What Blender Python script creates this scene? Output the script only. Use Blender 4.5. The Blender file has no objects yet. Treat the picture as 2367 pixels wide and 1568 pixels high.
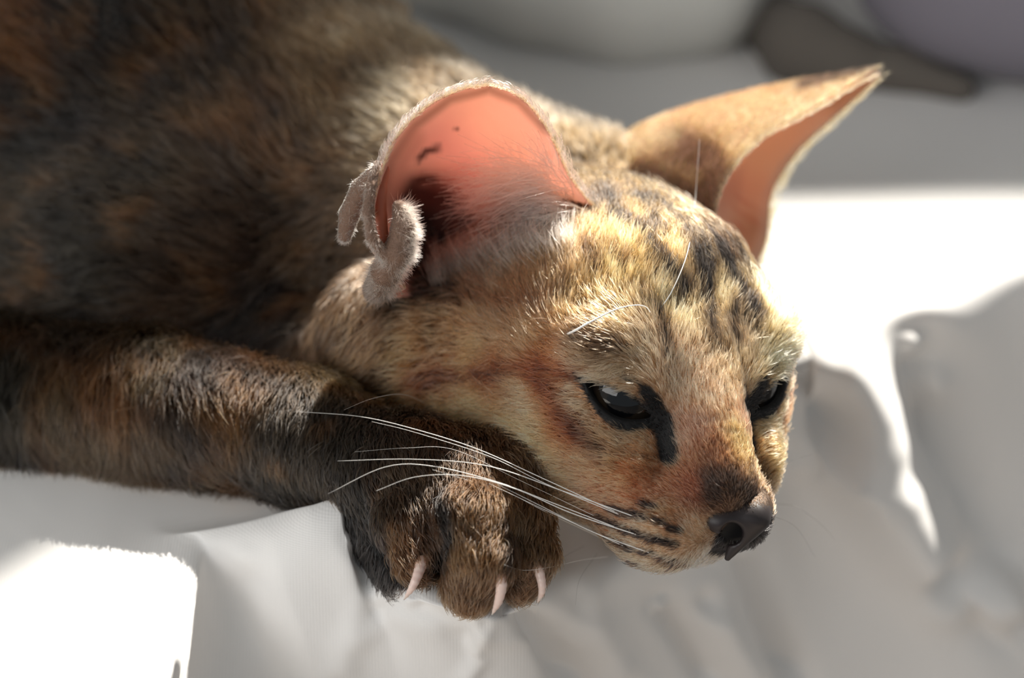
import bpy, math, os
import numpy as np
from mathutils import Vector, Matrix, noise as mnoise
from mathutils.bvhtree import BVHTree

NOFUR = False
QUICK = 1.0
rng = np.random.default_rng(7)
col = bpy.context.scene.collection
sc = bpy.context.scene

# ------------------------------------------------------------------ camera
TH = math.radians(30)                     # camera looks 30 degrees down
CT, ST = math.cos(TH), math.sin(TH)
FOC = 500.0                               # focus distance, mm
PX = 0.08                                 # mm per photo pixel at the focus distance
RIGHT = np.array([1, 0, 0.]); UPV = np.array([0, ST, CT]); BACK = np.array([0, -CT, ST])
LEVEL = 45.0                              # height of the focus point above the bed's level, mm
MASK_X = 686
BEDZ = 0.55                               # bed surface above the floor, m

def W(C):
    """camera-aligned mm (X right, Y up, Z towards the camera; origin = focus point) -> world metres"""
    C = np.asarray(C, float)
    w = C[..., 0:1]*RIGHT + C[..., 1:2]*UPV + C[..., 2:3]*BACK
    w = w + np.array([0, 0, LEVEL])
    return w*0.001 + np.array([0, 0, BEDZ])

def P(px, py, w=0.0):
    s = (FOC+w)/FOC
    return np.array([(px-1183.5)*PX*s, (784-py)*PX*s, -w])

def G(x, y, z):
    """ground mm (x right, y away, z above the bed) -> camera-aligned mm"""
    v = np.array([x, y, z-LEVEL], float)
    return np.array([v@RIGHT, v@UPV, v@BACK])

def L(px, py, z=0.0):
    """point of the photo's pixel lying z mm above the bed level"""
    y0 = (784-py)*PX
    # (y0*s)*CT - w*ST = z-LEVEL ; s = 1+w/FOC
    w = (z-LEVEL-y0*CT)/(y0*CT/FOC-ST)
    return P(px, py, w)

cam = bpy.data.cameras.new('camera'); co = bpy.data.objects.new('camera', cam); col.objects.link(co)
cam.sensor_width = 36; cam.lens = 36*FOC/(2367*PX)
cam.clip_start = 0.01
M = Matrix.Identity(4)
for i in range(3):
    M[i][0], M[i][1], M[i][2] = RIGHT[i], UPV[i], BACK[i]
cp = W([0, 0, FOC])
for i in range(3): M[i][3] = cp[i]
co.matrix_world = M
cam.dof.use_dof = True; cam.dof.focus_distance = FOC/1000; cam.dof.aperture_fstop = 8.2
sc.camera = co

# ------------------------------------------------------------------ light
SUN_AZ, SUN_EL = math.radians(29.5), math.radians(48)
sd = Vector((math.sin(SUN_AZ)*math.cos(SUN_EL), math.cos(SUN_AZ)*math.cos(SUN_EL), math.sin(SUN_EL)))
sl = bpy.data.lights.new('sun', 'SUN'); so = bpy.data.objects.new('sun', sl); col.objects.link(so)
so.rotation_euler = sd.to_track_quat('Z', 'Y').to_euler()
sl.energy = 12.0; sl.angle = math.radians(0.6); sl.color = (1.0, 0.95, 0.86)
world = bpy.data.worlds.new('world'); sc.world = world; world.use_nodes = True
bg = world.node_tree.nodes['Background']; bg.inputs[0].default_value = (0.87, 0.95, 1.0, 1); bg.inputs[1].default_value = 0.34
al = bpy.data.lights.new('front_fill', 'AREA'); ao = bpy.data.objects.new('front_fill', al); col.objects.link(ao)
al.shape = 'RECTANGLE'; al.size = 1.6; al.size_y = 1.2; al.energy = 24; al.color = (1.0, .98, .95)  # added soft fill from the camera side, brightens the shaded fronts
ao.location = (-1.35, -1.4, BEDZ+.95); ao.rotation_euler = (Vector((0, 0, BEDZ))-ao.location).to_track_quat('-Z', 'Y').to_euler()
sc.view_settings.view_transform = 'Standard'; sc.view_settings.look = 'None'
sc.view_settings.exposure = 0.0; sc.view_settings.gamma = 1.0; sc.view_settings.use_curve_mapping = False
sc.cycles.max_bounces = 7; sc.cycles.transparent_max_bounces = 8
sc.cycles_curves.shape = 'RIBBONS'

# ------------------------------------------------------------------ helpers
def srgb(r, g, b):
    c = np.array([r, g, b], float)/255
    return np.where(c <= .04045, c/12.92, ((c+.055)/1.055)**2.4)

def smooth(x):
    x = np.clip(x, 0, 1); return x*x*(3-2*x)

def mat(name, base, rough=0.6, **kw):
    m = bpy.data.materials.new(name); m.use_nodes = True
    b = m.node_tree.nodes['Principled BSDF']
    b.inputs['Base Color'].default_value = (*base, 1); b.inputs['Roughness'].default_value = rough
    for k, v in kw.items():
        b.inputs[k.replace('_', ' ')].default_value = v
    return m

def attr_mat(name, rough=0.6, **kw):
    m = mat(name, (1, 1, 1), rough, **kw)
    nt = m.node_tree; a = nt.nodes.new('ShaderNodeAttribute'); a.attribute_name = 'coat'
    nt.links.new(a.outputs['Color'], nt.nodes['Principled BSDF'].inputs['Base Color'])
    return m

def mesh_obj(name, V, F, m, parent=None, color=None, smooth_sh=True):
    """V in camera-aligned mm, F list/array of faces"""
    me = bpy.data.meshes.new(name)
    V = W(np.asarray(V)); F = np.asarray(F)
    k = F.shape[1]
    me.vertices.add(len(V)); me.vertices.foreach_set('co', V.ravel().astype(np.float32))
    me.loops.add(F.size); me.loops.foreach_set('vertex_index', F.ravel().astype(np.int32))
    me.polygons.add(len(F)); me.polygons.foreach_set('loop_start', np.arange(0, F.size, k, dtype=np.int32))
    me.update(calc_edges=True); me.validate()
    if smooth_sh: me.polygons.foreach_set('use_smooth', np.ones(len(me.polygons), bool))
    if color is not None:
        a = me.color_attributes.new('coat', 'FLOAT_COLOR', 'POINT')
        c = np.ones((len(V), 4), np.float32); c[:, :3] = color; a.data.foreach_set('color', c.ravel())
    me.materials.append(m)
    o = bpy.data.objects.new(name, me); col.objects.link(o)
    if parent: o.parent = parent
    return o

def tag(o, label=None, cat=None, group=None, kind=None):
    for k, v in (('label', label), ('category', cat), ('group', group), ('kind', kind)):
        if v: o[k] = v
    return o

# ------------------------------------------------------------------ signed distance modelling
def smin(a, b, k):
    if k <= 0: return np.minimum(a, b)
    h = np.clip(0.5+0.5*(b-a)/k, 0, 1)
    return b*(1-h)+a*h-k*h*(1-h)

class SDF:
    def __init__(s): s.ops = []
    def ell(s, c, r, B=None, k=4, sub=False):
        c = np.asarray(c, float); r = np.asarray(r, float); B = np.eye(3) if B is None else np.asarray(B)
        def f(p):
            q = (p-c)@B.T
            k0 = np.linalg.norm(q/r, axis=-1); k1 = np.linalg.norm(q/(r*r), axis=-1)+1e-9
            return k0*(k0-1)/k1
        s.ops.append((f, k, sub, c, r.max())); return s
    def cone(s, a, ra, b, rb, k=4, sub=False):
        a = np.asarray(a, float); b = np.asarray(b, float); d = b-a; L2 = max(d@d, 1e-9)
        def f(p):
            t = np.clip((p-a)@d/L2, 0, 1)
            return np.linalg.norm(p-a-t[..., None]*d, axis=-1)-(ra+(rb-ra)*t)
        s.ops.append((f, k, sub, (a+b)/2, math.sqrt(L2)/2+max(ra, rb))); return s
    def path(s, pts, rs, k=4, k0=None):
        for i in range(len(pts)-1):
            s.cone(pts[i], rs[i], pts[i+1], rs[i+1], (k0 if (i == 0 and k0 is not None) else k))
        return s
    def __call__(s, p):
        d = None
        for f, k, sub, c, r in s.ops:
            if d is None: d = f(p); continue
            if p.shape[0] > 1000:
                q = np.sum((p-c)**2, -1) < (r+k+12)**2
                if not q.any(): continue
                v = f(p[q])
                if sub: d[q] = -smin(-d[q], v, k)
                else: d[q] = smin(d[q], v, k)
            else:
                v = f(p)
                d = -smin(-d, v, k) if sub else smin(d, v, k)
        return d
    def grid(s, lo, hi, h):
        ax = [np.arange(lo[i], hi[i]+h, h) for i in range(3)]
        sh = [len(a) for a in ax]
        D = np.full(sh, 30.0)
        for f, k, sub, c, r in s.ops:
            m = r+k+8
            sl = [slice(max(0, int((c[i]-m-lo[i])/h)), min(sh[i], int((c[i]+m-lo[i])/h)+2)) for i in range(3)]
            if any(q.start >= q.stop for q in sl): continue
            g = np.stack(np.meshgrid(*[ax[i][sl[i]] for i in range(3)], indexing='ij'), -1)
            v = f(g); t = tuple(sl)
            D[t] = -smin(-D[t], v, k) if sub else smin(D[t], v, k)
        return D

def surface_nets(D, lo, h):
    sgn = D < 0
    cs = sgn[:-1, :-1, :-1].astype(np.int8)
    acc = np.zeros(cs.shape, np.int8)
    for i in (0, 1):
        for j in (0, 1):
            for k in (0, 1):
                acc += sgn[i:i+cs.shape[0], j:j+cs.shape[1], k:k+cs.shape[2]]
    act = (acc > 0) & (acc < 8)
    idx = np.argwhere(act); n = len(idx)
    vid = np.full(cs.shape, -1, np.int64); vid[act] = np.arange(n)
    S = np.zeros((n, 3)); cnt = np.zeros(n)
    corners = [(i, j, k) for i in (0, 1) for j in (0, 1) for k in (0, 1)]
    val = {c: D[idx[:, 0]+c[0], idx[:, 1]+c[1], idx[:, 2]+c[2]] for c in corners}
    for a in corners:
        for ax in range(3):
            if a[ax] == 0:
                b = list(a); b[ax] = 1; b = tuple(b)
                va, vb = val[a], val[b]
                x = (va < 0) != (vb < 0)
                t = np.where(x, va/np.where(x, va-vb, 1), 0)
                p = np.array(a, float)[None]+t[:, None]*(np.array(b)-np.array(a))[None]
                S[x] += p[x]; cnt[x] += 1
    V = (idx+S/cnt[:, None])*h+np.asarray(lo)
    F = []
    for ax in range(3):
        u, v = (ax+1) % 3, (ax+2) % 3
        sl0 = [slice(None)]*3; sl1 = [slice(None)]*3
        sl0[ax] = slice(0, -1); sl1[ax] = slice(1, None)
        ch = sgn[tuple(sl0)] != sgn[tuple(sl1)]
        e = np.argwhere(ch)
        ok = (e[:, u] > 0) & (e[:, v] > 0) & (e[:, u] < cs.shape[u]) & (e[:, v] < cs.shape[v]) & (e[:, ax] < cs.shape[ax])
        e = e[ok]
        du = np.zeros(3, int); du[u] = 1; dv = np.zeros(3, int); dv[v] = 1
        g = lambda q: vid[q[:, 0], q[:, 1], q[:, 2]]
        q = np.stack([g(e), g(e-du), g(e-du-dv), g(e-dv)], 1)
        ins = sgn[e[:, 0], e[:, 1], e[:, 2]]
        q[~ins] = q[~ins][:, ::-1]
        F.append(q)
    F = np.concatenate(F); F = F[(F >= 0).all(1)]
    return V, F[:, ::-1]

def grad(f, p, e=0.15):
    g = np.zeros_like(p)
    for i in range(3):
        d = np.zeros(3); d[i] = e
        g[:, i] = (f(p+d)-f(p-d))/(2*e)
    return g

def project(f, V, it=3):
    for _ in range(it):
        d = f(V); g = grad(f, V); n2 = np.maximum((g*g).sum(1), .05)
        st = (d/n2)[:, None]*g
        ln = np.linalg.norm(st, axis=1, keepdims=True); st *= np.minimum(1, 1.0/np.maximum(ln, 1e-9))
        V = V-st
    return V

def to_tris(F):
    return np.concatenate([F[:, [0, 1, 2]], F[:, [0, 2, 3]]])

def refine(V, T, want):
    """split every triangle edge both of whose ends are wanted, conforming"""
    wv = want(V)
    E = np.concatenate([T[:, [0, 1]], T[:, [1, 2]], T[:, [2, 0]]])
    Es = np.sort(E, 1); key = Es[:, 0]*len(V)+Es[:, 1]
    uq, inv = np.unique(key, return_inverse=True)
    a, b = uq//len(V), uq % len(V)
    fl = wv[a] & wv[b]
    mid = np.full(len(uq), -1); mid[fl] = len(V)+np.arange(fl.sum())
    V2 = np.concatenate([V, (V[a[fl]]+V[b[fl]])/2])
    m = mid[inv].reshape(3, -1).T     # mids of edges 01,12,20
    out = []
    n = (m >= 0).sum(1)
    out.append(T[n == 0])
    t, q = T[n == 3], m[n == 3]
    out += [np.stack([t[:, 0], q[:, 0], q[:, 2]], 1), np.stack([t[:, 1], q[:, 1], q[:, 0]], 1),
            np.stack([t[:, 2], q[:, 2], q[:, 1]], 1), q]
    for r in range(3):
        s = (n == 1) & (m[:, r] >= 0)
        t = T[s]; q = m[s][:, r]; A, B_, C_ = t[:, r], t[:, (r+1) % 3], t[:, (r+2) % 3]
        out += [np.stack([A, q, C_], 1), np.stack([q, B_, C_], 1)]
        s = (n == 2) & (m[:, r] < 0)   # edges r+1 and r+2 are split
        t = T[s]; A, B_, C_ = t[:, r], t[:, (r+1) % 3], t[:, (r+2) % 3]
        q1 = m[s][:, (r+1) % 3]; q2 = m[s][:, (r+2) % 3]
        out += [np.stack([A, B_, q1], 1), np.stack([A, q1, q2], 1), np.stack([q1, C_, q2], 1)]
    return V2, np.concatenate(out)

def spline(pts, n):
    pts = np.asarray(pts, float); m = len(pts)
    q = np.vstack([2*pts[0]-pts[1], pts, 2*pts[-1]-pts[-2]])
    seg = np.linalg.norm(np.diff(pts, axis=0), axis=1); cum = np.append(0, np.cumsum(seg)); cum /= cum[-1]
    out = []
    for t in np.linspace(0, 1, n):
        i = min(np.searchsorted(cum, t, 'right')-1, m-2); u = (t-cum[i])/(cum[i+1]-cum[i])
        a, b, c, d = q[i:i+4]
        out.append(.5*((2*b)+(c-a)*u+(2*a-5*b+4*c-d)*u*u+(3*b-a-3*c+d)*u**3))
    return np.array(out)

_lat = rng.random((32, 32, 32))
def vnoise(p):
    i = np.floor(p).astype(int); f = p-i; f = f*f*(3-2*f); o = 0
    for a in (0, 1):
        for b in (0, 1):
            for c in (0, 1):
                w = (f[:, 0] if a else 1-f[:, 0])*(f[:, 1] if b else 1-f[:, 1])*(f[:, 2] if c else 1-f[:, 2])
                o = o+w*_lat[(i[:, 0]+a) % 32, (i[:, 1]+b) % 32, (i[:, 2]+c) % 32]
    return o


# ------------------------------------------------------------------ bed sheet
def gof(c):
    v = np.asarray(c)[0]*RIGHT+np.asarray(c)[1]*UPV+np.asarray(c)[2]*BACK+np.array([0, 0, LEVEL]); return v
def station(crest, f1, f2, back=26, bz=None, x_far=None, f3=None, xo=0):
    g = gof(crest)
    bz = min(0, g[2]) if bz is None else bz
    xf = g[0] if x_far is None else x_far
    b2 = max(g[1]+back*2.2, 60)
    rows = [G(xf, 1150, 0), G(xf, 500, 0), G(.5*(xf+g[0]+xo), max(260, b2+100), 0), G(g[0]+xo, b2, 0), G(g[0]+xo, g[1]+back, bz), crest, f1, f2,
            f3 if f3 is not None else np.array([f2[0], f2[1]-75, f2[2]-55]), np.array([f2[0], f2[1]-260, f2[2]-120])]
    return rows
ST_ = [station(L(-1500, 3300), L(-1500, 4300, -50), L(-1500, 5200, -150), x_far=-900, xo=-200),
 station(L(-500, 2300), P(-300, 2500, -60), P(-200, 2900, -50), x_far=-500, xo=-110),
 station(L(60, 1850), P(220, 1980, -38), P(400, 2300, -26), x_far=-260, xo=-50),
 station(L(340, 1568, -2.5), P(405, 1700, 0), P(520, 2050, 16), x_far=-160, xo=-40),
 station(L(400, 1420, -1), P(462, 1525, 12), P(600, 1850, 26), 18, xo=-27, x_far=-110),
 station(L(440, 1320, 1), P(485, 1430, 16), P(640, 1770, 28), 14, 0, xo=-17, x_far=-85),
 station(L(458, 1240, 3), P(520, 1360, 19), P(690, 1730, 30), 12, 0, xo=-9, x_far=-70),
 station(L(620, 1195, 8), P(660, 1350, 10), P(760, 1700, 26), 13, 1),
 station(L(720, 1168, 12), P(750, 1340, 9), P(820, 1680, 26), 12, 2),
 station(L(778, 1152, 13), P(815, 1330, 8), P(870, 1660, 25), 9, 3),
 station(P(830, 1235, 14), P(865, 1380, 11), P(920, 1650, 24), 12),
 station(P(905, 1325, 9), P(925, 1425, 7), P(980, 1640, 22), 20),
 station(P(1000, 1368, 4), P(1015, 1440, 3), P(1050, 1630, 20), 24),
 station(P(1100, 1402, 1), P(1110, 1470, 3), P(1140, 1630, 22), 24),
 station(P(1210, 1390, 6), P(1215, 1470, 10), P(1240, 1630, 28), 24),
 station(P(1300, 1350, 22), P(1305, 1460, 30), P(1320, 1630, 52), 26),
 station(P(1420, 1300, 38), P(1430, 1420, 46), P(1450, 1630, 70), 30),
 station(P(1560, 1190, 52), P(1570, 1360, 64), P(1590, 1630, 90), 34),
 station(P(1700, 1020, 66), P(1715, 1260, 80), P(1735, 1630, 110), 34),
 station(P(1830, 740, 90), P(1850, 1080, 100), P(1890, 1630, 130), 30),
 station(P(2000, 765, 92), P(2030, 1130, 108), P(2080, 1630, 142), 30),
 station(P(2150, 745, 95), P(2200, 1130, 114), P(2260, 1630, 147), 30),
 station(P(2367, 650, 107), P(2420, 1080, 132), P(2480, 1630, 162), 30),
 station(P(2800, 560, 118), P(2860, 1050, 142), P(2900, 1650, 172), 30, x_far=380),
 station(P(4300, 500, 125), P(4300, 1050, 149), P(4300, 1700, 180), 30, x_far=900)]
NR = 300
cols_ = np.array([spline(r, 20*(len(r))) for r in ST_])
rowp = np.array([np.array(r) for r in ST_])            # stations x rows x 3
def mono(pts, per):
    """spline with a fixed number of samples per span"""
    m = len(pts); q = np.concatenate([(2*pts[0]-pts[1])[None], pts, (2*pts[-1]-pts[-2])[None]])
    o = []
    for i in range(m-1):
        a, b, c, d = q[i:i+4]; n = per[i]
        for t in np.arange(n)/n:
            o.append(.5*((2*b)+(c-a)*t+(2*a-5*b+4*c-d)*t*t+(3*b-a-3*c+d)*t**3))
    o.append(q[-2]); return np.array(o)
per_r = [6, 12, 22, 26, 30, 40, 40, 24, 8]
per_s = [6, 8, 10, 14, 14, 16, 16, 16, 14, 14, 14, 14, 14, 14, 14, 14, 14, 16, 18, 18, 18, 18, 16, 8]
g1 = np.array([mono(rowp[i], per_r) for i in range(len(ST_))])
def limited(pts, per):
    d = np.diff(pts, axis=0); m = np.zeros_like(pts); m[0] = d[0]; m[-1] = d[-1]
    a, b = d[:-1], d[1:]; ok = a*b > 0; m[1:-1] = np.where(ok, 2*a*b/np.where(ok, a+b, 1), 0)
    o = []
    for i in range(len(pts)-1):
        for t in np.arange(per[i])/per[i]:
            h = (2*t**3-3*t*t+1, t**3-2*t*t+t, -2*t**3+3*t*t, t**3-t*t)
            o.append(h[0]*pts[i]+h[1]*m[i]+h[2]*pts[i+1]+h[3]*m[i+1])
    o.append(pts[-1]); return np.array(o)
SG = np.array([limited(g1[:, j]@np.stack([RIGHT, UPV, BACK]), per_s) for j in range(g1.shape[1])])@np.stack([RIGHT, UPV, BACK]).T      # rows x cols x 3
def pix(p):
    s_ = (FOC-p[..., 2])/FOC
    return np.stack([1183.5+p[..., 0]/PX/s_, 784-p[..., 1]/PX/s_], -1)
def pdist(q, poly):
    d = np.full(q.shape[:-1], 1e9); tt = np.zeros(q.shape[:-1]); sgn = np.zeros(q.shape[:-1]); n = len(poly)-1
    for i in range(n):
        a, b = np.array(poly[i], float), np.array(poly[i+1], float); e = b-a; l2 = e@e
        t = np.clip(((q-a)@e)/l2, 0, 1); v = q-a-t[..., None]*e; dd = np.linalg.norm(v, axis=-1)
        m = dd < d; d = np.where(m, dd, d); tt = np.where(m, (i+t)/n, tt); sgn = np.where(m, np.sign(e[0]*v[..., 1]-e[1]*v[..., 0]), sgn)
    return d, tt, sgn
FOLDS = [  # polyline on the photo, half width px, height mm (+ ridge, - groove)
 ([(1870, 940), (1930, 1010), (1990, 1090), (2070, 1200), (2190, 1330)], 85, 18.0, 150),
 ([(1900, 790), (1980, 850), (2040, 930), (2060, 1040)], 46, 3),
 ([(1780, 1040), (1860, 1065), (1960, 1090)], 38, 4),
 ([(2170, 900), (2230, 1100), (2330, 1400)], 80, -12.0),
 ([(2120, 800), (2140, 1000), (2200, 1150)], 55, -8),
 ([(1735, 1270), (1780, 1400), (1850, 1600)], 36, -8),
 ([(1530, 1400), (1590, 1480), (1660, 1600)], 28, -5),
 ([(1620, 1380), (1690, 1500), (1760, 1600)], 44, 4.5),
 ([(1200, 1400), (1260, 1470), (1330, 1590)], 30, -5),
 ([(1320, 1380), (1400, 1500), (1450, 1600)], 46, 3),
 ([(830, 1240), (860, 1300), (880, 1380)], 34, -2.4),
 ([(940, 1390), (1020, 1440), (1100, 1500)], 24, -1.6),
 ([(1120, 1440), (1110, 1520), (1060, 1590)], 22, 1.4),
 ([(860, 1420), (800, 1500), (780, 1600)], 40, 1.6),
 ([(560, 1290), (540, 1400), (520, 1600)], 50, -1.6),
]
q = pix(SG); du = np.gradient(SG, axis=0); dv = np.gradient(SG, axis=1); nn = np.cross(du, dv); nn /= np.linalg.norm(nn, axis=2, keepdims=True)+1e-9
if nn[150, 100] @ np.array([0, .5, .87]) < 0: nn = -nn
disp = np.zeros(SG.shape[:2])
rowid = np.arange(SG.shape[0])[:, None]
for poly, wd, hgt, *wr in FOLDS:
    d, tt, sg = pdist(q, poly); wd2 = np.where(sg < 0, wr[0], wd) if wr else wd
    en = np.minimum(np.linalg.norm(q-np.array(poly[0]), axis=-1), np.linalg.norm(q-np.array(poly[-1]), axis=-1))
    disp += hgt*np.exp(-(d/wd2)**2)*smooth(en/(wd*1.6))*(rowid > sum(per_r[:4]))
gp = SG@np.stack([RIGHT, UPV, BACK])           # ground coordinates
fl = gp.reshape(-1, 3)
wav = (vnoise(fl/np.array([60, 38, 60])+5)-.5)*3.0+(vnoise(fl/np.array([150, 90, 150])+15)-.5)*8*np.clip((fl[:, 1]-120)/200, 0, 1)
SG = SG+nn*(disp+wav.reshape(disp.shape)*.6)[..., None]
sheet_m = mat('sheet_cotton', srgb(232, 230, 228), .85, Sheen_Weight=.15)
nt = sheet_m.node_tree; tc = nt.nodes.new('ShaderNodeTexCoord'); wv = nt.nodes.new('ShaderNodeTexWave'); wv.inputs['Scale'].default_value = 520; wv.inputs['Distortion'].default_value = .5
wv.inputs['Detail Scale'].default_value = 3
wv2 = nt.nodes.new('ShaderNodeTexWave'); wv2.bands_direction = 'Z'; wv2.inputs['Scale'].default_value = 900
mx = nt.nodes.new('ShaderNodeMath'); mx.operation = 'ADD'
bp = nt.nodes.new('ShaderNodeBump'); bp.inputs['Strength'].default_value = .12; bp.inputs['Distance'].default_value = .0002
nt.links.new(tc.outputs['Object'], wv.inputs['Vector']); nt.links.new(tc.outputs['Object'], wv2.inputs['Vector'])
nt.links.new(wv.outputs['Fac'], mx.inputs[0]); nt.links.new(wv2.outputs['Fac'], mx.inputs[1])
nt.links.new(mx.outputs[0], bp.inputs['Height']); nt.links.new(bp.outputs[0], nt.nodes['Principled BSDF'].inputs['Normal'])
R_, C_ = SG.shape[:2]; idx = np.arange(R_*C_).reshape(R_, C_)
SF = np.stack([idx[:-1, :-1], idx[1:, :-1], idx[1:, 1:], idx[:-1, 1:]], -1).reshape(-1, 4)
sheet = mesh_obj('bed_sheet', SG.reshape(-1, 3), SF, sheet_m)
tag(sheet, 'rumpled white cotton bed sheet under the kitten, sunlit in patches', 'bed sheet')

def box(name, lo, hi, m, bev=0):
    """box in ground mm"""
    me = bpy.data.meshes.new(name); x0, y0, z0 = lo; x1, y1, z1 = hi
    v = [(x, y, z) for x in (x0, x1) for y in (y0, y1) for z in (z0, z1)]
    v = [(a/1000, b/1000, c/1000+BEDZ) for a, b, c in v]
    me.from_pydata(v, [], [(0, 1, 3, 2), (4, 6, 7, 5), (0, 4, 5, 1), (2, 3, 7, 6), (0, 2, 6, 4), (1, 5, 7, 3)])
    me.materials.append(m); o = bpy.data.objects.new(name, me); col.objects.link(o)
    if bev:
        b = o.modifiers.new('b', 'BEVEL'); b.width = bev; b.segments = 4
    return o
plaster = mat('plaster', (.62, .60, .57), .9)
def struct(o): o['kind'] = 'structure'; return o
SILL, JL, JR, TOP_, YW = 790, 478, 2100, 2100, 1200

k_ = (YW-900)
SILL = (YW-141)/math.cos(SUN_AZ)*math.tan(SUN_EL); JL = -250+1190*math.tan(SUN_AZ)
fz = -BEDZ*1000
bmw = bpy.data.meshes.new('wall_back')
def wall_parts():
    v, f = [], []
    for (x0, x1, z0, z1) in ((-2200, JL, fz, 2400), (JR, 3200, fz, 2400), (JL, JR, fz, SILL), (JL, JR, TOP_, 2400)):
        b = len(v)
        v += [(x/1000, y/1000, z/1000+BEDZ) for x in (x0, x1) for y in (YW, YW+120) for z in (z0, z1)]
        f += [tuple(b+i for i in q_) for q_ in ((0, 1, 3, 2), (4, 6, 7, 5), (0, 4, 5, 1), (2, 3, 7, 6), (0, 2, 6, 4), (1, 5, 7, 3))]
    bmw.from_pydata(v, [], f); bmw.materials.append(plaster)
TE = math.tan(SUN_EL)/math.cos(SUN_AZ); TB, TA = 1190*TE, 50+1095*TE
BX = -100+1190*math.tan(SUN_AZ); MASK_X = -27+1095*math.tan(SUN_AZ)
MASK_EDGE = [(JL-40, TOP_+40), (BX-189, TB+400), (BX-32, TB+70), (BX, TB), (MASK_X, TA), (MASK_X+48, SILL-60), (MASK_X+66, 300)]
wall_parts(); wo = bpy.data.objects.new('wall_back', bmw); col.objects.link(wo); struct(wo)
# unseen drape added inside the window, its edge shaped to mask the sun
def sun_mask():
    n = 60; zs = np.linspace(MASK_EDGE[0][1], MASK_EDGE[-1][1], 70); xe = np.interp(-zs, [-c[1] for c in MASK_EDGE], [c[0] for c in MASK_EDGE])
    v = []
    for z, x1 in zip(zs, xe):
        for t in np.linspace(0, 1, n): v.append(((JL-260+(x1-JL+260)*t)/1000, (YW-40+14*math.sin(t*40))/1000, z/1000+BEDZ))
    f = [(i*n+j, i*n+j+1, (i+1)*n+j+1, (i+1)*n+j) for i in range(69) for j in range(n-1)]
    me = bpy.data.meshes.new('sun_mask'); me.from_pydata(v, [], f); me.materials.append(mat('sun_mask_cloth', (.6, .6, .58), .9))
    o = bpy.data.objects.new('sun_mask', me); col.objects.link(o); tag(o, 'unseen pale drape added at the window to mask the sun', 'sun_mask')
sun_mask()
struct(box('ceiling', (-2200, -2200, 2400), (3200, YW+120, 2440), mat('ceiling_paint', (.55, .54, .52), .9)))
struct(box('floor', (-2200, -2200, fz-40), (3200, YW+120, fz), mat('floor_tiles', (.35, .3, .26), .5)))
mt = box('mattress', (-900, 170, -240), (900, YW-60, -30), mat('mattress_cloth', (.7, .7, .7), .9)); mt.location.z -= .0
tag(mt, 'thick white mattress under the rumpled bed sheet', 'mattress')

# ------------------------------------------------------------------ the head's own frame
HB = np.array([[-.8986, -.0618, .4344], [.4338, -.274, .8584], [.066, .9597, .273]])
u_, _, v_ = np.linalg.svd(HB); HB = u_@v_
HC = np.array([22.1, -6.6, -31.0]); HS = np.array([1.058, 1.05, 1.045])
def H(a, f, u): return HC+(np.array([a, f, u], float)*HS)@HB
def toH(p): return ((np.asarray(p)-HC)@HB.T)/HS

cat = SDF()
# torso, shoulders, neck
GB = np.array([G(1, 0, 0)-G(0, 0, 0), G(0, 1, 0)-G(0, 0, 0), G(0, 0, 1)-G(0, 0, 0)])
cat.ell(G(-110, 150, 40), (84, 62, 50), GB, k=10)
cat.ell(G(-42, 112, 30), (36, 30, 28), GB, k=14)
cat.ell(G(-72, 92, 22), (46, 34, 26), GB, k=14)
cat.cone(G(-36, 100, 30), 24, H(0, -30, 6), 24, k=14)
cat.cone(G(-34, 104, 33), 24, P(1360, 440, 74), 12.5, k=10)
cat.ell(G(-140, 108, 20), (70, 40, 24), GB, k=10)
cat.cone(P(520, 790, 80), 12, P(850, 850, 58), 10, k=8)
cat.cone(P(905, 765, 40), 13, H(14, -14, -2), 17, k=14)
TORSO_N = len(cat.ops)
# head
cat.ell(H(0, -12, 9), (27, 31, 26), HB, k=10)
cat.ell(H(0, 8, 14), (22, 17, 17), HB, k=9)
for s in (1, -1):
    fr = s < 0
    cat.ell(H(19*s, 4, -1), (8 if fr else 9, 19, 15), HB, k=10)
    cat.ell(H(15*s, -14, -9), (13, 22, 15), HB, k=12)
    cat.ell(H(15*s, 20, 12), (8, 7, 6), HB, k=8)
    cat.ell(H((12 if fr else 14)*s, 20, -7), (6 if fr else 9, 14, 8), HB, k=9)
    cat.ell(H(13*s, 12, -14), (7.5, 19, 8.5), HB, k=8)
    if fr: cat.ell(H(-6, 33, -16), (6.5, 8, 7), HB, k=4)
    else: cat.ell(H(8.5, 31, -18), (9.5, 11.5, 8), HB, k=5)
cat.cone(H(0, 22, 8), 9.5, H(0, 38, -9), 6.2, k=6)
cat.ell(H(0, 22, -15), (13, 18, 9), HB, k=6)
cat.ell(H(0, 28, -23), (7, 7, 4.5), HB, k=4)
HEAD_N = len(cat.ops)
# forelegs: the near one reaches under the chin to the paw
cat.cone(P(985, 1085, 12), 8, P(1165, 1105, 12), 8, k=6)
leg = [P(-330, 900, 75), P(20, 925, 58), P(330, 935, 44), P(700, 1010, 28), P(930, 1110, 16), P(1060, 1165, 12)]
cat.path(leg, [17, 14, 12.5, 11, 10.5, 9.5], k=5, k0=12)
toes = [([P(1000, 1130, 10), P(950, 1200, 4), P(972, 1285, 0)], [6.0, 5.6, 4.6]),
        ([P(1070, 1140, 5), P(1095, 1200, -3), P(1112, 1290, -6), P(1088, 1352, -5)], [6.5, 6.6, 5.8, 4.6]),
        ([P(1150, 1140, 8), P(1205, 1200, 2), P(1220, 1280, 0), P(1205, 1335, 1)], [6.0, 5.0, 4.6, 3.8]),
        ([P(920, 1150, 18), P(880, 1220, 14), P(930, 1310, 10)], [7, 5.5, 4.5])]
for pts, rs in toes: cat.path(pts, rs, k=1.5, k0=5)
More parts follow.
